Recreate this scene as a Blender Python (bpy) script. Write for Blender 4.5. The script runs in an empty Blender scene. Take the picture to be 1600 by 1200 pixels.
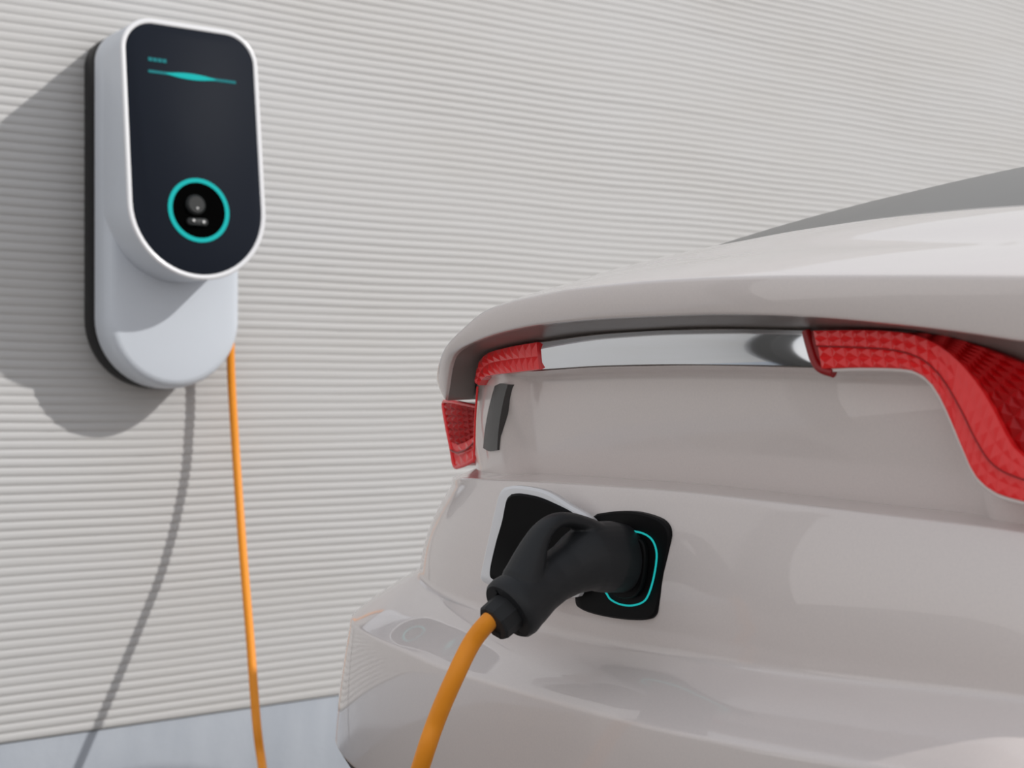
import bpy, bmesh, math, random
import numpy as np
from mathutils import Vector
random.seed(4)
C = bpy.context.scene.collection

# ------------------------------------------------------------------ frame
F = 2220.0                                     # focal length in pixels of a 1600x1200 frame
U = Vector((0.813, 0.582, 0)).normalized()     # along the wall, away from the camera (the car's heading)
V = Vector((U.y, -U.x, 0))                     # out of the wall, toward the camera's side
Z = Vector((0, 0, 1))
UX, UY = U.x, U.y
D = 3.5                                        # camera to wall
CS = 0.9                                       # size of the car

def W(s, t, z): return U * s + V * t + Z * z

# ------------------------------------------------------------------ camera
cam_d = bpy.data.cameras.new('camera'); cam = bpy.data.objects.new('camera', cam_d); C.objects.link(cam)
bpy.context.scene.camera = cam
cam.location = (0, 0, 0); cam.rotation_euler = (math.pi/2, 0, 0)
cam_d.sensor_width = 36; cam_d.lens = 36 * F / 1600
cam_d.clip_start = 0.02; cam_d.clip_end = 200
cam_d.dof.use_dof = True; cam_d.dof.focus_distance = 1.82; cam_d.dof.aperture_fstop = 5.6

# ------------------------------------------------------------------ world, sun, exposure
wd = bpy.data.worlds.new('sky'); bpy.context.scene.world = wd; wd.use_nodes = True
nt = wd.node_tree; nt.nodes.clear()
out = nt.nodes.new('ShaderNodeOutputWorld'); bg = nt.nodes.new('ShaderNodeBackground')
tc_ = nt.nodes.new('ShaderNodeTexCoord'); sx = nt.nodes.new('ShaderNodeSeparateXYZ')
rmp = nt.nodes.new('ShaderNodeValToRGB')
nt.links.new(tc_.outputs['Generated'], sx.inputs[0]); nt.links.new(sx.outputs['Z'], rmp.inputs[0])
e = rmp.color_ramp.elements
e[0].position = 0.0; e[0].color = (1.02, 0.99, 0.965, 1)
e[1].position = 0.9; e[1].color = (0.70, 0.73, 0.79, 1)
nt.links.new(rmp.outputs[0], bg.inputs[0]); bg.inputs[1].default_value = 0.82
nt.links.new(bg.outputs[0], out.inputs[0])
sun_d = bpy.data.lights.new('sun', 'SUN'); sun = bpy.data.objects.new('sun', sun_d); C.objects.link(sun)
sun_d.energy = 2.15; sun_d.angle = math.radians(0.8); sun_d.color = (1.0, 0.965, 0.92)
sdir = (-0.84 * U - V - 0.80 * Z).normalized()
sun.rotation_euler = sdir.to_track_quat('-Z', 'Y').to_euler(); sun.location = -sdir * 6
vs = bpy.context.scene.view_settings
vs.view_transform = 'Standard'; vs.look = 'None'; vs.gamma = 1; vs.use_curve_mapping = False; vs.exposure = 0.0

# ------------------------------------------------------------------ materials
def mat(name, col, rough=0.5, metal=0.0, coat=0.0, coat_rough=0.03, emis=None, est=1.0, noise=None, spec=None, bump=None):
    m = bpy.data.materials.new(name); m.use_nodes = True
    n = m.node_tree; b = n.nodes['Principled BSDF']
    b.inputs['Base Color'].default_value = (*col, 1); b.inputs['Roughness'].default_value = rough
    b.inputs['Metallic'].default_value = metal
    b.inputs['Coat Weight'].default_value = coat; b.inputs['Coat Roughness'].default_value = coat_rough
    if spec is not None: b.inputs['Specular IOR Level'].default_value = spec
    if emis: b.inputs['Emission Color'].default_value = (*emis, 1); b.inputs['Emission Strength'].default_value = est
    if noise or bump:
        t = n.nodes.new('ShaderNodeTexCoord'); mp = n.nodes.new('ShaderNodeMapping'); n.links.new(t.outputs['Object'], mp.inputs[0])
    if noise:
        col2, sc, stretch = noise
        mp.inputs['Scale'].default_value = stretch
        no = n.nodes.new('ShaderNodeTexNoise'); no.inputs['Scale'].default_value = sc; no.inputs['Detail'].default_value = 5
        mx = n.nodes.new('ShaderNodeMix'); mx.data_type = 'RGBA'
        n.links.new(mp.outputs[0], no.inputs['Vector'])
        cr = n.nodes.new('ShaderNodeMapRange'); cr.inputs[1].default_value = 0.3; cr.inputs[2].default_value = 0.7
        n.links.new(no.outputs['Fac'], cr.inputs[0]); n.links.new(cr.outputs[0], mx.inputs[0])
        mx.inputs[6].default_value = (*col, 1); mx.inputs[7].default_value = (*col2, 1)
        n.links.new(mx.outputs[2], b.inputs['Base Color'])
    if bump:
        sc, st, dist = bump
        nb = n.nodes.new('ShaderNodeTexNoise'); nb.inputs['Scale'].default_value = sc; nb.inputs['Detail'].default_value = 3
        n.links.new(t.outputs['Object'], nb.inputs['Vector'])
        bn = n.nodes.new('ShaderNodeBump'); bn.inputs['Strength'].default_value = st; bn.inputs['Distance'].default_value = dist
        n.links.new(nb.outputs['Fac'], bn.inputs['Height']); n.links.new(bn.outputs[0], b.inputs['Normal'])
    return m

M = dict(
    clad=mat('ribbed_cladding', (0.57, 0.57, 0.573), 0.75, noise=((0.555, 0.55, 0.545), 1.6, (1, 1, 2.5)), bump=(120, 0.25, 0.001)),
    plinth=mat('plinth_concrete', (0.50, 0.54, 0.60), 0.8, noise=((0.42, 0.46, 0.52), 9, (1, 1, 0.35)), bump=(60, 0.3, 0.002)),
    floor=mat('paving', (0.22, 0.205, 0.19), 0.85, noise=((0.18, 0.165, 0.155), 3, (1, 1, 1)), bump=(50, 0.3, 0.003)),
    paint=mat('car_paint', (0.78, 0.72, 0.70), 0.32, 0.0, 1.0, 0.03, noise=((0.745, 0.69, 0.675), 400, (1, 1, 1))),
    silver=mat('silver_shell', (0.67, 0.72, 0.79), 0.42, 0.0, 0.25, 0.2, noise=((0.66, 0.71, 0.78), 200, (1, 1, 1))),
    rim=mat('white_rim', (0.80, 0.81, 0.84), 0.3, 0.0, 0.4, 0.1),
    black=mat('black_plastic', (0.012, 0.012, 0.013), 0.5, spec=0.3),
    blackg=mat('black_port', (0.004, 0.004, 0.0045), 0.5, spec=0.12),
    screen=mat('screen_glass', (0.013, 0.0165, 0.025), 0.5, spec=0.05),
    teal=mat('teal_light', (0.0, 0.12, 0.12), 0.7, spec=0.1, emis=(0.012, 0.36, 0.35), est=1.0),
    teal_dim=mat('teal_dim_light', (0.0, 0.05, 0.05), 0.7, spec=0.1, emis=(0.02, 0.15, 0.17), est=1.0),
    rubber=mat('plug_rubber', (0.016, 0.0175, 0.020), 0.5, spec=0.35, bump=(900, 0.12, 0.0005)),
    nut=mat('nut_rubber', (0.020, 0.021, 0.023), 0.6, spec=0.3),
    void=mat('socket_black', (0.002, 0.002, 0.002), 0.9, spec=0.0),
    socket=mat('socket_grey', (0.022, 0.024, 0.025), 0.5, spec=0.25),
    pin=mat('pin_metal', (0.5, 0.5, 0.5), 0.3, 0.8),
    cable=mat('orange_cable', (0.98, 0.35, 0.022), 0.42, spec=0.35, noise=((0.95, 0.33, 0.02), 60, (1, 1, 1))),
    chrome=mat('chrome', (0.80, 0.83, 0.87), 0.05, 1.0),
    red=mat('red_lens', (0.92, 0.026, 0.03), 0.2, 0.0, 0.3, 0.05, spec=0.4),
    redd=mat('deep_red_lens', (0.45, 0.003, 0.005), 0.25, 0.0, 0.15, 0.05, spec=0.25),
    redl=mat('red_lens_line', (0.30, 0.004, 0.007), 0.3),
    streak=mat('dark_reflection', (0.05, 0.05, 0.05), 0.25),  # colour of the painted reflection at the panel corner
    under=mat('shaded_paint', (0.20, 0.175, 0.165), 0.35, spec=0.4),  # body paint under the spoiler, its shade put into the colour
    glass=mat('tinted_glass', (0.16, 0.157, 0.15), 0.35, 0.0, 0.0, 0.02, spec=0.4),
    valance=mat('dark_trim', (0.05, 0.048, 0.046), 0.6),
    tyre=mat('tyre', (0.02, 0.02, 0.02), 0.8), rimw=mat('wheel_alloy', (0.5, 0.5, 0.52), 0.3, 0.9),
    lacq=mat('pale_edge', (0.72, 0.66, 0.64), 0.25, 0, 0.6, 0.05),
)

# ------------------------------------------------------------------ helpers
def link(name, me, m, parent=None, smooth=40):
    o = bpy.data.objects.new(name, me); C.objects.link(o)
    if m: me.materials.append(m)
    if smooth:
        for p in me.polygons: p.use_smooth = True
        try: me.set_sharp_from_angle(angle=math.radians(smooth))
        except Exception: pass
    if parent:
        o.parent = parent; o.matrix_parent_inverse.identity()
        loc = root_loc(parent)
        me.transform(__import__('mathutils').Matrix.Translation(-loc))
    return o
def root_loc(o):
    v = Vector((0, 0, 0))
    while o: v = v + o.location; o = o.parent
    return v
def from_grid(name, G, m, parent=None, close_u=False, smooth=40, flip=False):
    """G: list of rows of Vector"""
    nr, nc = len(G), len(G[0]); vs_ = [tuple(p) for r in G for p in r]; fs = []
    for i in range(nr - 1):
        for j in range(nc if close_u else nc - 1):
            a, b, c, d = i*nc+j, i*nc+(j+1) % nc, (i+1)*nc+(j+1) % nc, (i+1)*nc+j
            fs.append((a, d, c, b) if flip else (a, b, c, d))
    me = bpy.data.meshes.new(name); me.from_pydata(vs_, [], fs); me.update()
    return link(name, me, m, parent, smooth)
def from_bm(name, bm, m, parent=None, smooth=40):
    bmesh.ops.recalc_face_normals(bm, faces=bm.faces)
    me = bpy.data.meshes.new(name); bm.to_mesh(me); bm.free()
    return link(name, me, m, parent, smooth)
def thing(name, label, cat, loc, group=None):
    o = bpy.data.objects.new(name, None); C.objects.link(o); o.location = loc; o.empty_display_size = 0.05
    o['label'] = label; o['category'] = cat
    if group: o['group'] = group
    return o
def pchip(xs, ys, x):
    xs = np.array(xs, float); ys = np.array(ys, float); x = np.asarray(x, float)
    h = np.diff(xs); dl = np.diff(ys) / h; m = np.zeros(len(xs))
    m[0], m[-1] = dl[0], dl[-1]
    for i in range(1, len(xs)-1):
        if dl[i-1]*dl[i] > 0:
            w1, w2 = 2*h[i]+h[i-1], h[i]+2*h[i-1]
            m[i] = (w1+w2)/(w1/dl[i-1]+w2/dl[i])
    xc = np.clip(x, xs[0], xs[-1]); k = np.clip(np.searchsorted(xs, xc)-1, 0, len(h)-1)
    tt = (xc-xs[k])/h[k]
    return ((2*tt**3-3*tt**2+1)*ys[k]+(tt**3-2*tt**2+tt)*h[k]*m[k]+(-2*tt**3+3*tt**2)*ys[k+1]+(tt**3-tt**2)*h[k]*m[k+1])
def catmull(P, n):
    P = [Vector(p) for p in P]; P = [2*P[0]-P[1]] + P + [2*P[-1]-P[-2]]; o = []
    for i in range(1, len(P)-2):
        for k in range(n):
            t = k/n; a, b, c, d = P[i-1], P[i], P[i+1], P[i+2]
            o.append(0.5*((2*b)+(c-a)*t+(2*a-5*b+4*c-d)*t*t+(3*b-3*c+d-a)*t**3))
    o.append(P[-2]); return o
def tube(name, path, rad, m, parent=None, seg=20, up=None, caps=True, ell=None, smooth=50):
    """sweep; rad may be a list; ell = list/float ratio of the second axis"""
    n = len(path); R = rad if hasattr(rad, '__len__') else [rad]*n
    E = ell if hasattr(ell, '__len__') else [ell or 1.0]*n
    bm = bmesh.new(); rings = []; prev = None
    for i, p in enumerate(path):
        T = (path[min(i+1, n-1)] - path[max(i-1, 0)]).normalized()
        a = up if up is not None else (prev if prev is not None else (Z if abs(T.z) < .9 else U))
        a = (a - T*a.dot(T)).normalized(); prev = a; b = T.cross(a)
        rings.append([bm.verts.new(p + a*math.cos(q)*R[i]*E[i] + b*math.sin(q)*R[i]) for q in [2*math.pi*k/seg for k in range(seg)]])
    for i in range(n-1):
        for k in range(seg): bm.faces.new((rings[i][k], rings[i][(k+1) % seg], rings[i+1][(k+1) % seg], rings[i+1][k]))
    if caps: bm.faces.new(rings[0]); bm.faces.new(rings[-1])
    if name is None: return bm
    return from_bm(name, bm, m, parent, smooth)
def merge(bms):
    o = bms[0]
    for b in bms[1:]:
        me = bpy.data.meshes.new('tmp'); b.to_mesh(me); o.from_mesh(me); b.free(); bpy.data.meshes.remove(me)
    return o

# ================================================================== SETTING
# ribbed wall: every rib is modelled; the ribs wander a little
pitch = 0.0063 * D
z0w, z1w = -0.768 / 3.1 * D, 1.66
def wall_mesh():
    prof = [(0, 0), (.12, .62), (.30, .95), (.5, 1.0), (.70, .86), (.86, .45), (.95, .05)]
    n = int((z1w - z0w) / pitch); S = np.linspace(-1.6, 6.5, 100); G = []
    for k in range(n):
        ph = random.uniform(0, 6.28)
        for a, h in prof:
            row = []
            for s in S:
                zz = z0w + (k + a)*pitch
                wob = 0.0026*math.sin(s*3.1 + zz*4) + 0.0018*math.sin(s*7.3 + 1.7*zz + 2) + 0.0005*math.sin(s*13 + ph)
                amp = 0.0032*(1 + 0.25*math.sin(s*2.2 + zz*9 + ph*.3))
                row.append(W(s, -D - 0.0042 + h*amp, zz + wob*min(1, (k + a)/4)))
            G.append(row)
    G.append([W(s, -D - 0.0042, z0w + n*pitch) for s in S])
    return G
w = from_grid('wall_left', wall_mesh(), M['clad'], smooth=60, flip=True); w['kind'] = 'structure'
def box_frame(name, s0, s1, t0, t1, za, zb, m, parent=None, bev=0.0):
    bm = bmesh.new()
    vsx = [bm.verts.new(W(s, t, z)) for z in (za, zb) for (s, t) in ((s0, t0), (s1, t0), (s1, t1), (s0, t1))]
    for f in ((0, 1, 2, 3), (7, 6, 5, 4), (0, 4, 5, 1), (1, 5, 6, 2), (2, 6, 7, 3), (3, 7, 4, 0)): bm.faces.new([vsx[i] for i in f])
    if bev: bmesh.ops.bevel(bm, geom=bm.edges[:], offset=bev, segments=3, affect='EDGES', profile=0.5)
    return from_bm(name, bm, m, parent, 30)
GZ = -1.12
o = box_frame('trim_1', -1.6, 6.5, -D - 0.25, -D - 0.007, GZ, z0w - 0.0035, M['plinth'], bev=0.002); o['kind'] = 'structure'
o['label'] = 'pale blue-grey concrete plinth below the ribbed wall'
fl = box_frame('floor', -9, 9, -D - 0.25, 9, GZ - 0.1, GZ, M['floor']); fl['kind'] = 'structure'
bk = box_frame('wall_back', -1.6, 6.5, -D - 0.25, -D - 0.02, z0w - .003, z1w, M['clad']); bk['kind'] = 'structure'

# ================================================================== WALL CHARGER
cs0 = 0.3905 * D; HWD = 0.0497 * D
def outline(hw, top, r, bottom, n=14):
    """rounded top corners, semicircular bottom; list of (ds, z)"""
    pts = []
    for k in range(n+1):
        a = math.pi/2 * k/n; pts.append((hw - r + r*math.sin(math.pi/2-a), top - r + r*math.sin(a)))
    for k in range(n+1):
        a = math.pi/2 * k/n; pts.append((-hw + r - r*math.sin(a), top - r + r*math.cos(a)))
    ry = hw * 1.0
    for k in range(0, 2*n+1):
        a = math.pi * k/(2*n); pts.append((-hw*math.cos(a), bottom + ry - ry*math.sin(a)))
    o_ = []
    for p in pts:
        if not o_ or (abs(p[0]-o_[-1][0])+abs(p[1]-o_[-1][1])) > 1e-5: o_.append(p)
    if abs(o_[0][0]-o_[-1][0])+abs(o_[0][1]-o_[-1][1]) < 1e-5: o_.pop()
    return o_
def ext(name, layers, m, parent, cap0=True, cap1=True, smooth=35):
    """layers: list of (outline pts, h function of z)"""
    bm = bmesh.new(); R = []
    for pts, hf in layers: R.append([bm.verts.new(W(cs0 + a, -D + (hf(z) if callable(hf) else hf), z)) for a, z in pts])
    n = len(R[0])
    for i in range(len(R)-1):
        for k in range(n): bm.faces.new((R[i][k], R[i][(k+1) % n], R[i+1][(k+1) % n], R[i+1][k]))
    if cap0: bm.faces.new(R[0])
    if cap1: bm.faces.new(R[-1])
    return from_bm(name, bm, m, parent, smooth)
TOP = 0.2486*D; RC = 0.0235*D; BOT = -0.0032*D
ch = thing('wall_charger', 'tall silver wall charger with black glass front and teal ring, mounted on the ribbed wall', 'charger', W(cs0, -D, BOT))
def ol(inset, top=TOP, bot=BOT): return outline(HWD - inset, top - inset, max(RC - inset, 0.004), bot + inset)
ext('back_plate', [(ol(.004), 0.0), (ol(.0), 0.006), (ol(.0), 0.019*D), (ol(.004), 0.0215*D)], M['black'], ch)
ext('housing', [(ol(.010), 0.0205*D), (ol(.001), 0.022*D), (ol(-.0005), 0.024*D), (ol(-.0005), 0.038*D), (ol(.002), 0.0425*D), (ol(.007), 0.0462*D), (ol(.014), 0.048*D), (ol(.024), 0.0488*D)], M['silver'], ch, smooth=60)
HB = 0.0708*D
def hh(off=0.0):
    return lambda z: (0.072 + 0.121*(0.2486 - z/D))*D + off
def oh(inset): return outline(HWD + 0.001 - inset, TOP - inset, max(RC - inset, 0.004), HB + inset)
ext('head', [(oh(.002), 0.030*D), (oh(.001), lambda z: 0.05*D), (oh(0), hh(-0.012)), (oh(0.0002), hh(-0.006))], M['silver'], ch, smooth=60)
ext('rim', [(oh(0.0001), hh(-0.0065)), (oh(-0.0002), hh(-0.003)), (oh(.002), hh(-0.0006)), (oh(.005), hh(0)), (oh(.0105), hh(-0.0004)), (oh(.0125), hh(-0.003))], M['rim'], ch, cap0=False, cap1=False, smooth=60)
scr = ext('screen', [(oh(.0122), hh(-0.009)), (oh(.0122), hh(-0.0016)), (oh(.0135), hh(-0.0008))], M['screen'], ch)
# socket ring and socket
RZ = 0.1185*D; RS = cs0 + 0.0
slope = -0.121
nrm = (V - Z*(-slope)*-1).normalized()
def facept(ds, dz, off=0.0):
    z = RZ + dz; return W(RS + ds, -D + hh(off)(z), z)
def ringmesh(name, r0, r1, o0, o1, m, parent, seg=64):
    bm = bmesh.new(); Rr = []
    for r, o_ in ((r0, o0), (r0, o1), (r1, o1), (r1, o0)):
        Rr.append([bm.verts.new(facept(r*math.cos(a), r*math.sin(a), o_)) for a in [2*math.pi*k/seg for k in range(seg)]])
    for i in range(4):
        for k in range(seg): bm.faces.new((Rr[i][k], Rr[i][(k+1) % seg], Rr[(i+1) % 4][(k+1) % seg], Rr[(i+1) % 4][k]))
    return from_bm(name, bm, m, parent, 30)
rr = 0.0221*D
ringmesh('light_ring', rr - 0.0102, rr, -0.001, 0.0016, M['teal'], ch)
def disc(name, r, o0, o1, m, parent, ds=0, dz=0, seg=40, bev=0.0):
    bm = bmesh.new(); Rr = []
    for q, o_ in ((r, o0), (r, o1 - bev), (r - bev, o1)):
        Rr.append([bm.verts.new(facept(ds + q*math.cos(a), dz + q*math.sin(a), o_)) for a in [2*math.pi*k/seg for k in range(seg)]])
    for i in range(2):
        for k in range(seg): bm.faces.new((Rr[i][k], Rr[i][(k+1) % seg], Rr[i+1][(k+1) % seg], Rr[i+1][k]))
    bm.faces.new(Rr[0]); bm.faces.new(Rr[-1])
    return from_bm(name, bm, m, parent, 40)
sk = disc('socket', rr - 0.0102, -0.002, 0.0004, M['void'], ch)
disc('socket_plug', 0.024, 0.0003, 0.012, M['socket'], sk, -0.010, 0.012, bev=0.005)
# lower lug: rounded bar
bm = bmesh.new(); Rr = []
pts = []
for k in range(24):
    a = 2*math.pi*k/24; pts.append(((0.017 if math.cos(a) > 0 else -0.017) + 0.009*math.cos(a), 0.009*math.sin(a)))
for q, o_ in ((1, 0.0003), (1, 0.008), (.85, 0.010)):
    Rr.append([bm.verts.new(facept(-0.008 + x*q, -0.029 + y*q, o_)) for x, y in pts])
for i in range(2):
    for k in range(24): bm.faces.new((Rr[i][k], Rr[i][(k+1) % 24], Rr[i+1][(k+1) % 24], Rr[i+1][k]))
bm.faces.new(Rr[-1]); bm.faces.new(Rr[0])
from_bm('socket_lug', bm, M['socket'], sk)
for ds, dz, r in ((-.009, .003, .0032), (-.020, -.027, .0036), (.005, -.029, .0038)):
    disc('pin', r, 0.009, 0.0145, M['pin'], sk, ds, dz, 14, .001)
# status bar and small readout on the screen
def flat_strip(name, pts_top, pts_bot, m, parent, o0=-0.0006, o1=0.0007):
    bm = bmesh.new()
    def P(q, o_): return W(cs0 + q[0], -D + hh(o_)(q[1]), q[1])
    n = len(pts_top)
    a = [bm.verts.new(P(p, o1)) for p in pts_top]; b = [bm.verts.new(P(p, o1)) for p in pts_bot]
    c = [bm.verts.new(P(p, o0)) for p in pts_top]; d = [bm.verts.new(P(p, o0)) for p in pts_bot]
    for k in range(n-1):
        bm.faces.new((a[k], a[k+1], b[k+1], b[k])); bm.faces.new((c[k], c[k+1], a[k+1], a[k])); bm.faces.new((b[k], b[k+1], d[k+1], d[k]))
    bm.faces.new((a[0], b[0], d[0], c[0])); bm.faces.new((a[-1], b[-1], d[-1], c[-1]))
    return from_bm(name, bm, m, parent, 20)
zb = 0.2115*D; xa, xb = -0.0315*D, 0.0322*D
xs = np.linspace(xa, xb, 25); hwid = [0.0034]*25
flat_strip('status_bar', [(x, zb + 0.0034) for x in xs], [(x, zb - 0.0034) for x in xs], M['teal_dim'], scr)
xs2 = np.linspace(xa*0.62, xb*0.55, 25)
flat_strip('status_glow', [(x, zb + 0.0072*math.sin(math.pi*k/24)**.8) for k, x in enumerate(xs2)], [(x, zb - 0.0078*math.sin(math.pi*k/24)**.8) for k, x in enumerate(xs2)], M['teal'], scr, o1=0.0012)
for k in range(4):
    x = xa + 0.001 + k*0.0118
    flat_strip('readout_mark', [(x, zb + .034), (x+.0098, zb + .034)], [(x, zb + .025), (x+.0098, zb + .025)], M['teal_dim'], scr)

# ================================================================== CAR: plan curves and rails
TC = -1.38 * CS
def dirpx(px):
    p = (px - 800)/F; return p*UX + UY, p*UY - UX       # (s, t) per unit depth
class Plan:
    def __init__(self, s0, n=3.4, dl=0.55, w=None, sil=None, side=0.9):
        self.side = side
        self.s0, self.n, self.dl = s0*CS, n, dl*CS
        if sil is not None:
            lo, hi = 0.3*CS, 1.2*CS
            for _ in range(40):
                self.w = (lo+hi)/2; self.build()
                if self.silpx > sil: lo = self.w
                else: hi = self.w
        else: self.w = w*CS; self.build()
    def build(self):
        th = np.linspace(0, math.pi/2*0.995, 1500)**1.0
        x = self.w*np.sin(th)**(2/self.n); s = self.s0 + self.dl*(1-np.cos(th)**(2/self.n))
        # denser near the centre
        xc = np.linspace(0, x[1], 30)[:-1]; sc = self.s0 + self.dl*(1-(1-(xc/self.w)**self.n)**(1/self.n))
        x = np.concatenate([xc, x[1:]]); s = np.concatenate([sc, s[1:]])
        xe = np.full(40, x[-1]); se = s[-1] + np.linspace(0.02, self.side*CS, 40)       # straight flank
        x = np.concatenate([x, xe]); s = np.concatenate([s, se])
        x = np.concatenate([-x[::-1][:-1], x]); s = np.concatenate([s[::-1][:-1], s])     # x<0: photo's left
        self.t = TC + x; self.s = s
        arc = np.concatenate([[0], np.cumsum(np.hypot(np.diff(x), np.diff(s)))]); arc -= arc[-1]/2
        self.q = arc/arc[-1]
        Y = self.s*UY - self.t*UX; X = self.s*UX + self.t*UY
        Yc = self.s*UY + self.t*(-UX); self.Y = Yc
        self.px = 800 + F*(self.s*UX + self.t*UY)/Yc
        L = self.q < 0
        k = int(np.argmin(np.where(L & (self.q > -0.97), self.px, 1e9))); self.ks = k; self.silpx = float(self.px[k])
    def q_of(self, px):
        k1 = int(np.searchsorted(self.q, 0.62)); a = self.px[self.ks:k1]; b = self.q[self.ks:k1]
        return float(np.interp(px, a, b))
    def st(self, q): return np.interp(q, self.q, self.s), np.interp(q, self.q, self.t)
    def ray(self, px, py, ds=0.0):
        """point of this vertical surface seen in the direction of a point of the frame"""
        q = self.q_of(px); s, t = self.st(q); Y = s*UY - t*UX; z = (600-py)/F*Y
        return W(s + ds, t, z)
class Rail:
    def __init__(self, plan, tbl=None, z=None, ds=None):
        self.p = plan; Q = plan
        if tbl:
            qs, zs = [], []
            for px, py in tbl:
                if px < Q.silpx - 1: continue
                q = Q.q_of(px); s, t = Q.st(q); Y = s*UY - t*UX
                if qs and q - qs[-1] < 1e-4: continue
                qs.append(q); zs.append((600-py)/F*Y)
            # mirror to the far right
            qr = [-q for q in qs[::-1] if -q > qs[-1] + 0.03]
            if qr:
                off = zs[-1] - float(pchip(qs, zs, np.array([-qs[-1]]))[0]) if -qs[-1] >= qs[0] else 0
                for q in qr:
                    zs.append(float(pchip(qs[:len(qs)], zs[:len(qs)], np.array([-q]))[0]) + off*0.5)
                qs = qs + qr
            self.qs, self.zs = qs, zs
            self.zf = lambda q: pchip(self.qs, self.zs, q)
        else:
            self.zf = z if callable(z) else (lambda q: np.full(np.shape(q), z*CS))
        self.dsf = ds
    def pts(self, q):
        s, t = self.p.st(q); z = self.zf(q)
        if self.dsf is not None: s = s + self.dsf(self.p, q)
        return np.stack([s, t, z], -1)
NQ = 401
QQ = np.sign(np.linspace(-1, 1, NQ)) * np.abs(np.linspace(-1, 1, NQ))**1.0
def loft(name, rails, radii, bulges, m, parent, subs=8, q=QQ, smooth=50, solid=0.0):
    P = [r.pts(q) for r in rails]                    # each NQ x 3 in (s,t,z)
    rows = []
    n = len(P)
    def seg(i, f):                                   # point on segment i at fraction f with outward bulge
        a, b = P[i], P[i+1]; c = a*(1-f) + b*f; bl = bulges[i]
        if bl:
            dv = b - a; out_ = np.stack([-np.abs(dv[:, 2]), np.zeros(len(dv)), np.abs(dv[:, 0])], -1)
            L = np.linalg.norm(out_, axis=1, keepdims=True) + 1e-9
            c = c + out_/L * bl*4*f*(1-f)*CS
        return c
    for i in range(n-1):
        La = np.linalg.norm(P[i+1]-P[i], axis=1).mean()
        f0 = min(radii[i]/La, .48) if i > 0 else 0.0
        f1 = 1 - (min(radii[i+1]/La, .48) if i+1 < n-1 else 0.0)
        if i > 0:                                    # fillet at rail i
            Lp = np.linalg.norm(P[i]-P[i-1], axis=1).mean(); fp = 1 - min(radii[i]/Lp, .48)
            A = seg(i-1, fp); B = P[i]; Cc = seg(i, f0)
            for k in range(1, 6):
                u = k/6; rows.append(A*(1-u)**2 + 2*B*u*(1-u) + Cc*u*u)
        for k in range(subs+1):
            f = f0 + (f1-f0)*k/subs; rows.append(seg(i, f))
    G = [[W(*p) for p in r] for r in rows]
    o_ = from_grid(name, G, m, parent, smooth=smooth, flip=False)
    return o_

car = thing('car', 'pearl white car seen from behind with red tail lights and a plugged charge port', 'car', W(1.6*CS, TC, GZ))

P_D = Plan(1.163, 3.2, sil=681); P_E = Plan(1.168, 3.2, sil=695)
P_F = Plan(1.236, 3.6, sil=739); P_G = Plan(1.236, 3.6, sil=743)
P_H = Plan(1.246, 4.2, sil=746); P_I1 = Plan(1.278, 4.2, sil=744)
P_I2 = Plan(1.222, 3.4, sil=706); P_K = Plan(1.222, 3.2, sil=655); P_L = Plan(1.10, 3.2, sil=548)
P_M = Plan(1.135, 3.2, sil=523)
R_D = Rail(P_D, [(682,584),(690,553),(720,516),(760,484),(800,470),(850,459),(900,450),(1000,440),(1100,434),(1200,431),(1400,430),(1600,431)])
R_E = Rail(P_E, [(696,625),(698,604),(703,571),(711,553),(747,532),(785,519),(845,507),(950,497),(1100,491),(1250,494),(1400,506),(1500,518),(1600,533)])
R_F = Rail(P_F, [(740,624),(744,590),(750,566),(765,550),(800,541),(845,533),(950,520),(1060,514),(1275,515),(1430,519),(1480,529),(1530,544),(1600,570)])
R_Fb = Rail(Plan(1.262, 3.6, sil=742), [(743,624),(746,592),(751,568),(765,552),(800,543),(845,535),(950,522),(1060,516),(1275,517),(1430,521),(1480,531),(1530,546),(1600,572)])
T_B = [(880,446),(950,427),(1000,415),(1100,391),(1200,370),(1290,353),(1400,337),(1500,327),(1600,320)]
P_B = Plan(1.62, 2.8, w=.66); R_B = Rail(P_B, T_B)
P_T1 = Plan(1.36, 3.0, w=.70); R_T1 = Rail(P_T1, [(745,500),(760,483),(800,467),(850,454),(900,442),(1000,421),(1100,404),(1200,392),(1400,380),(1600,374)])
P_T3 = Plan(2.3, 2.6, dl=.5, w=.66, side=.3); R_T3 = Rail(P_T3, [(1245,385),(1290,360),(1365,331),(1459,307),(1600,266),(1700,243),(1850,228)])
P_T4 = Plan(3.1, 2.6, dl=.5, w=0.50, side=.2); R_T4 = Rail(P_T4, z=lambda q: (0.43 - 0.12*np.abs(q)**2.2)*CS)

R_Ei = Rail(Plan(1.180, 3.2, sil=699), [(700,626),(703,606),(708,574),(715,555),(749,534),(787,521),(845,509),(950,499),(1100,493),(1250,496),(1400,508),(1500,520),(1600,535)])
loft('tailgate', [R_B, R_T1, R_D, R_E, R_Ei], [0, .05, .005, .003, 0], [.006, .004, .004, 0], M['paint'], car)
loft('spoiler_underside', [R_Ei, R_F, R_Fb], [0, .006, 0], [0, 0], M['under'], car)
loft('rear_window', [R_T3, R_B], [0, 0], [.012], M['glass'], car)
loft('roof', [R_T4, R_T3], [0, 0], [.03], M['paint'], car)
def dsH(plan, q):
    a, b = plan.q_of(792), plan.q_of(808); c, d = plan.q_of(1500), plan.q_of(1560)
    st_ = lambda x: np.clip(x, 0, 1)**2*(3-2*np.clip(x, 0, 1))
    return 0.030*CS*(st_((q-a)/(b-a)) - st_((q-c)/(d-c)))
R_G = Rail(P_G, [(744,604),(750,592),(765,585),(850,579),(950,573),(1060,571),(1275,575),(1420,577),(1500,581),(1600,588)])
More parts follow.
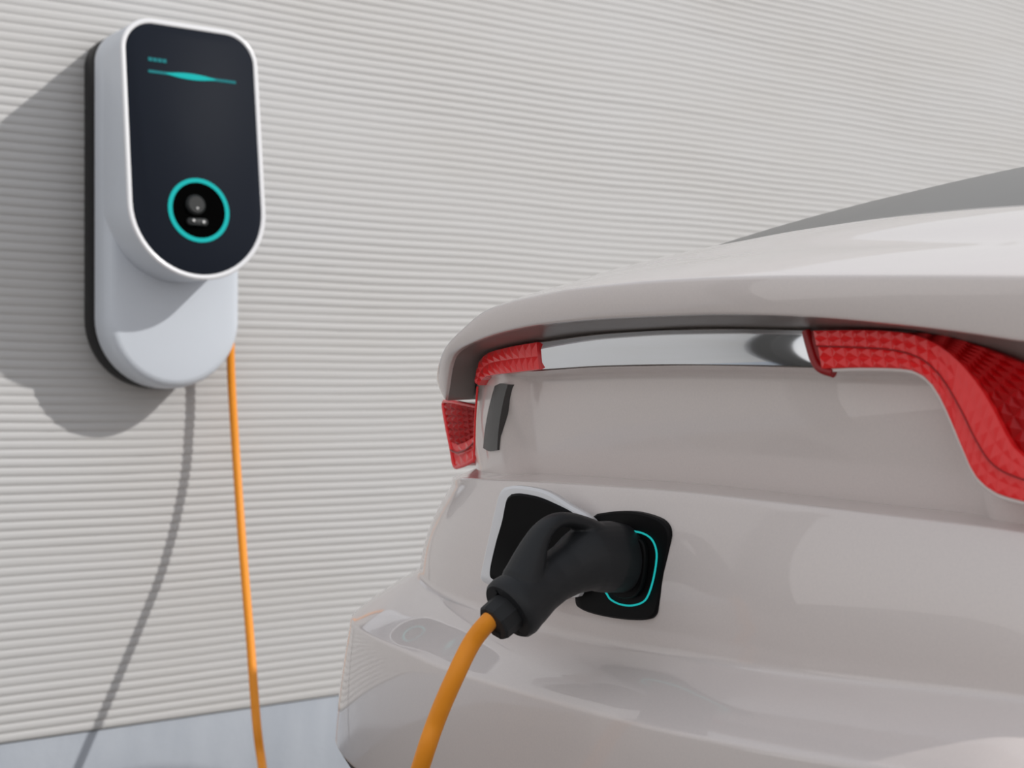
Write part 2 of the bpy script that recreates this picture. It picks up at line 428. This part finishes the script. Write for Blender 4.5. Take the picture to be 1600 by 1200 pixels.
R_G0 = Rail(Plan(1.262, 3.6, sil=744), [(745,604),(751,592),(765,585),(850,578),(950,572),(1060,570),(1275,574),(1420,576),(1500,580),(1600,587)])
R_H = Rail(P_H, [(747,612),(755,600),(775,593),(850,590),(950,584),(1060,582),(1275,586),(1420,589),(1500,592),(1600,600)], ds=dsH)
R_I1 = Rail(P_I1, [(743,738),(780,741),(850,743),(950,749),(1060,757),(1250,778),(1400,795),(1500,806),(1600,819)], ds=dsH)
R_I1b = Rail(Plan(1.226, 3.4, sil=706), [(707,750),(730,747),(780,750),(850,753),(950,759),(1060,767),(1250,788),(1400,806),(1500,818),(1600,832)])
R_I2 = Rail(P_I2, [(707,760),(730,757),(780,758),(850,762),(950,768),(1060,777),(1250,798),(1400,816),(1500,828),(1600,842)])
R_K = Rail(P_K, [(656,897),(687,926),(719,939),(756,953),(820,975),(900,997),(1080,1027),(1200,1047),(1400,1071),(1600,1095)])
R_L = Rail(P_L, [(549,972),(570,988),(620,1012),(700,1046),(850,1091),(1000,1131),(1200,1174),(1400,1204),(1600,1228)])
R_M = Rail(P_M, z=-0.647); R_M2 = Rail(Plan(1.14, 3.2, sil=524), z=-0.652); R_N = Rail(Plan(1.25, 3.2, w=.88), z=-0.92)
loft('tailgate_panel', [R_G0, R_G, R_H, R_I1], [0, .005, .010, 0], [0, 0, .008], M['paint'], car)
loft('bumper', [R_I1, R_I1b, R_I2, R_K, R_L, R_M, R_M2], [0, .003, .005, .012, .005, .004, 0], [0, 0, .016, .004, .006, 0], M['paint'], car, subs=10)
loft('lower_valance', [R_M2, R_N], [0, 0], [0.01], M['valance'], car)
# quarter panel behind the tail light on the far corner
P_Q = Plan(1.47, 3.4, w=.73)
loft('quarter_panel', [Rail(P_Q, z=0.03), Rail(P_Q, z=-0.17)], [0, 0], [.0], M['paint'], car)

# chrome strip between the lights
def band(name, plan, top, bot, m, parent, thick=.012, rows=4, push=0.0, cols=60, bevel=True, lean=0.0):
    """curved plate lying on a plan surface; top and bottom edges given as points, thickness along the car"""
    px0 = np.linspace(0, 1, cols)
    def samp(tb, k):
        tb = np.array(tb, float); d = np.concatenate([[0], np.cumsum(np.hypot(*np.diff(tb, axis=0).T))]); d /= d[-1]
        return np.stack([pchip(d, tb[:, 0], k), pchip(d, tb[:, 1], k)], -1)
    A, B = samp(top, px0), samp(bot, px0); G = []
    for r in range(rows+1):
        f = r/rows; row = []
        for k in range(cols):
            c = A[k]*(1-f) + B[k]*f; e_ = 0.0
            if bevel and (r in (0, rows)): e_ = 0.0022
            row.append(plan.ray(c[0], c[1], -push + e_ + lean*f))
        G.append(row)
    back0 = [p + U*thick for p in G[0]]; back1 = [p + U*thick for p in G[-1]]
    G = [back0] + G + [back1]
    nr = len(G); bm = bmesh.new(); Vt = [[bm.verts.new(p) for p in r] for r in G]
    for i in range(nr-1):
        for k in range(cols-1): bm.faces.new((Vt[i][k], Vt[i][k+1], Vt[i+1][k+1], Vt[i+1][k]))
    bm.faces.new([r[0] for r in Vt]); bm.faces.new([r[-1] for r in Vt])
    return from_bm(name, bm, m, parent, 35)
S_str = Plan(1.232, 3.6, sil=739)
band('chrome_strip', S_str, [(844,536),(950,522),(1060,516),(1160,515),(1265,517)], [(849,577),(950,571),(1060,569),(1170,570),(1277,573)], M['chrome'], car, push=.004)['label'] = 'polished chrome strip between the tail lights'

class PanelSurf:                                   # the recessed panel's own surface
    @staticmethod
    def ray(px, py, ds=0.0):
        f = min(1, max(0, (py - 598)/142)); A = P_H.ray(px, py); B = P_I1.ray(px, py)
        return A*(1-f) + B*f - U*(0.008*4*f*(1-f)*CS) + U*ds
band('corner_reflection', PanelSurf, [(777,603),(786,599),(797,601)], [(763,700),(773,705),(785,703)], M['streak'], car, thick=.02, rows=8, cols=9, push=.0035, bevel=False)  # dark plate imitating a reflection in the panel corner
# tail lights -------------------------------------------------------
def facets(name, plan, top, bot, m, parent, ncol, nrow, height, push, thick=.02, gap=0.0):
    """lens band made of small pyramids"""
    def samp(tb, k):
        tb = np.array(tb, float); d = np.concatenate([[0], np.cumsum(np.hypot(*np.diff(tb, axis=0).T))]); d /= d[-1]
        return np.stack([pchip(d, tb[:, 0], k), pchip(d, tb[:, 1], k)], -1)
    k = np.linspace(0, 1, ncol+1); A, B = samp(top, k), samp(bot, k)
    bm = bmesh.new(); g = [[A[c]*(1-r/nrow) + B[c]*r/nrow for c in range(ncol+1)] for r in range(nrow+1)]
    Vt = [[bm.verts.new(plan.ray(x[0], x[1], -push)) for x in row] for row in g]
    for r in range(nrow):
        for c in range(ncol):
            m_ = (g[r][c]+g[r+1][c]+g[r][c+1]+g[r+1][c+1])/4
            v = bm.verts.new(plan.ray(m_[0], m_[1], -push - (height(c/ncol) if callable(height) else height)))
            q = [Vt[r][c], Vt[r][c+1], Vt[r+1][c+1], Vt[r+1][c]]
            for i in range(4): bm.faces.new((q[i], q[(i+1) % 4], v))
    # skirt
    per = [Vt[0][c] for c in range(ncol+1)] + [Vt[r][ncol] for r in range(1, nrow+1)] + [Vt[nrow][c] for c in range(ncol-1, -1, -1)] + [Vt[r][0] for r in range(nrow-1, 0, -1)]
    bk_ = [bm.verts.new(v.co + U*thick) for v in per]
    for i in range(len(per)): bm.faces.new((per[i], per[(i+1) % len(per)], bk_[(i+1) % len(per)], bk_[i]))
    return from_bm(name, bm, m, parent, None)
P_Li = Plan(1.228, 3.8, sil=700)
inner = [(1290,576),(1350,574),(1420,576),(1450,588),(1470,612),(1490,652),(1510,700),(1530,742),(1560,768),(1600,781),(1700,800)]
mid = [(1284,541),(1350,543),(1410,548),(1450,562),(1480,590),(1510,640),(1535,690),(1560,725),(1600,746),(1700,775)]
bord = [(1279,517),(1350,516),(1420,520),(1462,533),(1500,560),(1535,600),(1560,640),(1580,680),(1600,708),(1700,745)]
outer = [(1420,519),(1470,523),(1530,540),(1570,556),(1600,568),(1680,600),(1760,640),(1800,690)]
bordC = [(1421,521),(1462,533),(1500,560),(1535,600),(1560,640),(1580,680),(1600,708),(1700,745)]
fh = lambda f: .0034 if f < .33 else max(.0006, .0034 - (f-.33)*.02)
tl = facets('tail_light', P_Li, mid, inner, M['red'], car, 26, 2, fh, .006); tl['label'] = 'nearer red tail light sweeping down beside the panel'
facets('lens_band', P_Li, bord, mid, M['red'], tl, 26, 2, fh, .008)
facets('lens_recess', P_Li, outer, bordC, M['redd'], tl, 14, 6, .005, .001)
def line(name, pts, plan, rad, m, parent, push):
    path = catmull([plan.ray(x, y, -push) for x, y in pts], 6); return tube(name, path, rad, m, parent, 8)
line('lens_seam', mid, P_Li, .0008, M['redl'], tl, .0085)
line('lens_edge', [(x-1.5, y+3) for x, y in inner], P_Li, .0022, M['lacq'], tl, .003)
line('lens_edge', [(1262,517),(1268,540),(1275,562),(1285,576),(1305,583)], P_Li, .0050, M['redl'], tl, .002)
band('lens_end', P_Li, [(1268,517),(1280,517)], [(1280,576),(1290,577)], M['redl'], tl, push=.003, cols=4)
# far light: strip, thin upright sliver
topL = [(748,598),(752,572),(765,554),(800,543),(845,535)]; midL = [(751,600),(757,580),(770,568),(800,562),(847,557)]; botL = [(754,602),(762,590),(775,586),(800,583),(849,577)]
tf = facets('tail_light', S_str, topL, midL, M['red'], car, 12, 1, .003, .007); tf['label'] = 'farther red tail light strip under the spoiler tip'
facets('lens_band', S_str, midL, botL, M['red'], tf, 12, 1, .003, .007)
P_G2 = Plan(1.236, 4.0, sil=741)
line('lens_edge', [(748,604),(746,630),(744,660),(743,700),(742,722)], P_G2, .0016, M['red'], tf, .002)
# far side cluster
P_C = Plan(1.30, 3.2, sil=686)
tcz = facets('side_light', P_C, [(694,631),(702,628),(720,631),(748,637)], [(705,690),(715,695),(730,690),(748,676)], M['redd'], car, 6, 6, .006, .0, .05)
tcz['label'] = 'deep red side light at the far corner of the body'
facets('lens_foot', P_C, [(705,690),(715,695),(730,690),(748,676)], [(712,727),(716,729),(728,725),(746,714)], M['red'], tcz, 4, 2, .002, .001, .05)
line('lens_edge', [(748,636),(720,630),(702,627),(694,631),(699,665),(706,700),(711,727),(718,729),(735,722),(746,714)], P_C, .0035, M['red'], tcz, .001)
line('lens_seam', [(708,703),(718,707),(733,702),(746,690)], P_C, .0015, M['redl'], tcz, .005)

# charge port -------------------------------------------------------
SP = 1.2035*CS
def port_pt(px, py, off=0.0, s=None):
    a, b = dirpx(px); s = s or SP; Y = s/a; return W(s + off, b*Y, (600-py)/F*Y)
def prism(name, pts, m, parent, o0, o1, fn=port_pt, n=8, bev=.002, smooth=30):
    P0 = catmull([fn(x, y) for x, y in pts] + [fn(*pts[0])], n)[:-1]
    c = sum(P0, Vector())/len(P0); bm = bmesh.new(); R = []
    for off, sc in ((o0, 1), (o1 + bev, 1), (o1, 1 - bev/.06)):
        R.append([bm.verts.new(c + (p-c)*sc + U*off) for p in P0])
    N = len(P0)
    for i in range(2):
        for k in range(N): bm.faces.new((R[i][k], R[i][(k+1) % N], R[i+1][(k+1) % N], R[i+1][k]))
    bm.faces.new(R[0]); bm.faces.new(R[-1])
    return from_bm(name, bm, m, parent, smooth)
port_out = [(930,803),(960,799),(990,800),(1020,808),(1036,818),(1044,835),(1041,865),(1034,905),(1026,945),(1020,962),(1005,969),(970,968),(930,961),(905,952),(896,940),(899,905),(910,850),(918,815)]
port = prism('charge_port', port_out, M['blackg'], car, .045, .001); port['label'] = 'black charge port recess with teal light ring'
ring = [(985,829),(1005,833),(1019,842),(1026,857),(1027,875),(1022,905),(1014,930),(1005,941),(988,946),(970,944),(956,937),(950,929),(944,915),(948,880),(956,840),(968,830)]
line('light_ring', ring + ring[:1], type('PP', (), {'ray': staticmethod(lambda x, y, ds=0: port_pt(x, y, ds))}), 0.0011, M['teal'], port, .0012)
prism('socket', [(970,838),(1000,840),(1012,855),(1012,890),(1004,922),(990,934),(968,932),(955,915),(955,870),(960,845)], M['blackg'], port, .0, -.006)

# open flap ---------------------------------------------------------
hs, ht = 1.168*CS, -1.575*CS                     # hinge line
fs, ft = 1.125*CS, -1.76*CS                    # free edge
def flap_pt(px, py):
    """point on the flap's vertical plane"""
    a, b = dirpx(px); ds_, dt_ = hs-fs, ht-ft
    # solve fs + k ds = a Y ; ft + k dt = b Y
    det = ds_*(-b) + a*dt_; k = (-fs*(-b) - a*ft)/det; Y = (fs + k*ds_)/a
    return W(fs + k*ds_, ft + k*dt_, (600-py)/F*Y)
fn_dir = W(-(ht-ft), (hs-fs), 0).normalized()
if fn_dir.dot(U) > 0: fn_dir = -fn_dir
def slab(name, pts, m, parent, o0, o1, bev=.002, n=8, c_in=1.0):
    P0 = catmull([flap_pt(x, y) for x, y in pts] + [flap_pt(*pts[0])], n)[:-1]
    c = sum(P0, Vector())/len(P0); bm = bmesh.new(); R = []
    for off, sc in ((o0, .97), (o0 + .003, 1), (o1 - bev, 1), (o1, 1 - bev/.06)):
        R.append([bm.verts.new(c + (p-c)*sc*c_in + fn_dir*off) for p in P0])
    N = len(P0)
    for i in range(3):
        for k in range(N): bm.faces.new((R[i][k], R[i][(k+1) % N], R[i+1][(k+1) % N], R[i+1][k]))
    bm.faces.new(R[0]); bm.faces.new(R[-1])
    return from_bm(name, bm, m, parent, 40)
fo = [(786,762),(803,759),(830,762),(857,770),(889,790),(916,806),(928,825),(922,875),(905,925),(893,934),(850,933),(790,922),(762,914),(750,906),(750,892),(760,845),(770,800),(778,772)]
fi = [(800,772),(814,771),(841,776),(866,786),(895,801),(916,820),(920,845),(907,895),(896,926),(850,926),(795,914),(772,906),(766,893),(775,850),(785,815),(792,782)]
flap = slab('charge_flap', fo, M['rim'], car, -.014, .0, .003); flap['label'] = 'open charge flap with a black inner face'  # whiter than the body paint: light caught by the edge, put into the colour
slab('inner_panel', fi, M['blackg'], flap, -.003, .004, .003)
hpath = [port_pt(893,926,.01), port_pt(884,931,-.012), port_pt(870,934,-.026), flap_pt(862,925)]
tube('hinge', catmull(hpath, 5), .006, M['lacq'], flap, 12)

# the post mirrored in the chrome
po = thing('steel_post', 'dark square steel post left of the frame, mirrored in the chrome strip', 'post', W(-1.35, -3.2, GZ))
box_frame('shaft', -1.47, -1.23, -3.30, -3.10, GZ, 1.7, M['valance'], po, .01)
box_frame('base_plate', -1.52, -1.18, -3.35, -3.05, GZ, GZ + .02, M['valance'], po)

# wheels, out of the frame
for nm, tt in (('wheel', TC - .52*CS), ('wheel', TC + .52*CS)):
    c = W(1.95*CS, tt, GZ + .31); bm = bmesh.new(); R = []
    for dx, r in ((-.09, .20), (-.10, .29), (-.07, .31), (.07, .31), (.10, .29), (.09, .20)):
        R.append([bm.verts.new(c + V*dx + (U*math.cos(a) + Z*math.sin(a))*r) for a in [2*math.pi*k/40 for k in range(40)]])
    for i in range(5):
        for k in range(40): bm.faces.new((R[i][k], R[i][(k+1) % 40], R[i+1][(k+1) % 40], R[i+1][k]))
    wo = from_bm('wheel', bm, M['tyre'], car)
    tube('wheel_rim', [c - V*.07, c - V*.06, c + V*.06, c + V*.07], [.17, .20, .20, .17], M['rimw'], wo, 32)

# ================================================================== CABLE AND PLUG
TP = -1.43*CS
def plug_pt(px, py, t=None):
    """point on the upright plane through the plug's axis"""
    a, b = dirpx(px); t = t if t is not None else TP; Y = t/b; return W(a*Y, t, (600-py)/F*Y)
def wall_pt(px, py, h):
    a, b = dirpx(px); Y = (-D + h)/b; return W(a*Y, -D + h, (600-py)/F*Y)
def atY(px, py, Y): return Vector(((px-800)/F*Y, Y, (600-py)/F*Y))
def at_pix(ctrl, n=10): return catmull(ctrl, n)
cab = thing('charging_cable', 'orange charging cable with black plug, running from the wall charger into the car', 'cable', wall_pt(360, 552, .12))
ctrl = [wall_pt(360,535,.085), wall_pt(361,580,.086), wall_pt(363,620,.091), wall_pt(368,700,.110), wall_pt(375,800,.158), wall_pt(381,880,.22), wall_pt(391,1000,.325), wall_pt(401,1130,.43), wall_pt(410,1200,.49)]
ctrl += [atY(424,1300,2.95), atY(470,1450,2.6), atY(560,1500,2.1), atY(600,1380,1.75)]
nutE = plug_pt(772,962)
ctrl += [atY(655,1205,1.60), atY(682,1125,1.585), atY(712,1055,1.575), atY(740,1000,1.58), nutE, plug_pt(790,942)]
tube('cord', at_pix(ctrl, 14), .0105, M['cable'], cab, 20)
# plug body: swept limbs fused together
ax = [(1006,876),(975,873),(948,870),(920,872),(888,889),(864,904),(842,919),(822,934),(806,946)]
rd = [.036,.040,.042,.040,.031,.0285,.030,.034,.036]
b1 = tube(None, catmull([plug_pt(*p) for p in ax], 6), list(np.interp(np.linspace(0, 8, 49), range(9), rd)), None, seg=28)
arch = [(948,846),(926,829),(905,817),(886,812),(868,814),(851,826),(838,846),(828,872),(818,903),(808,928)]
ra = [.024,.021,.017,.0155,.0155,.016,.018,.022,.026,.024]
re = [.7,.6,.56,.55,.56,.62,.7,.8,.9,.9]
b2 = tube(None, catmull([plug_pt(*p) for p in arch], 6), list(np.interp(np.linspace(0, 9, 55), range(10), ra)), None, seg=20, ell=list(np.interp(np.linspace(0, 9, 55), range(10), re)))
def end_dir(): return (plug_pt(800,950) - plug_pt(822,932)).normalized()
bmx = merge([b1, b2])
pb = from_bm('plug_body', bmx, M['rubber'], cab, 60); pb['label'] = 'matt black plug with a loop handle'
rm = pb.modifiers.new('fuse', 'REMESH'); rm.mode = 'VOXEL'; rm.voxel_size = 0.0016; rm.use_smooth_shade = True
sm = pb.modifiers.new('soften', 'SMOOTH'); sm.iterations = 8; sm.factor = .5
ed = (plug_pt(786,962) - plug_pt(830,925)).normalized()
c0 = plug_pt(806,945)
tube('collar', [c0 - ed*.006, c0 + ed*.002, c0 + ed*.010, c0 + ed*.013, c0 + ed*.013, c0 + ed*.008], [.036,.0375,.0365,.034,.022,.018], M['rubber'], cab, 40)
nb = tube('nut', [c0 + ed*.004, c0 + ed*.034, c0 + ed*.0365, c0 + ed*.0365, c0 + ed*.022], [.0235,.0225,.0205,.0125,.0120], M['nut'], cab, 10, smooth=15)
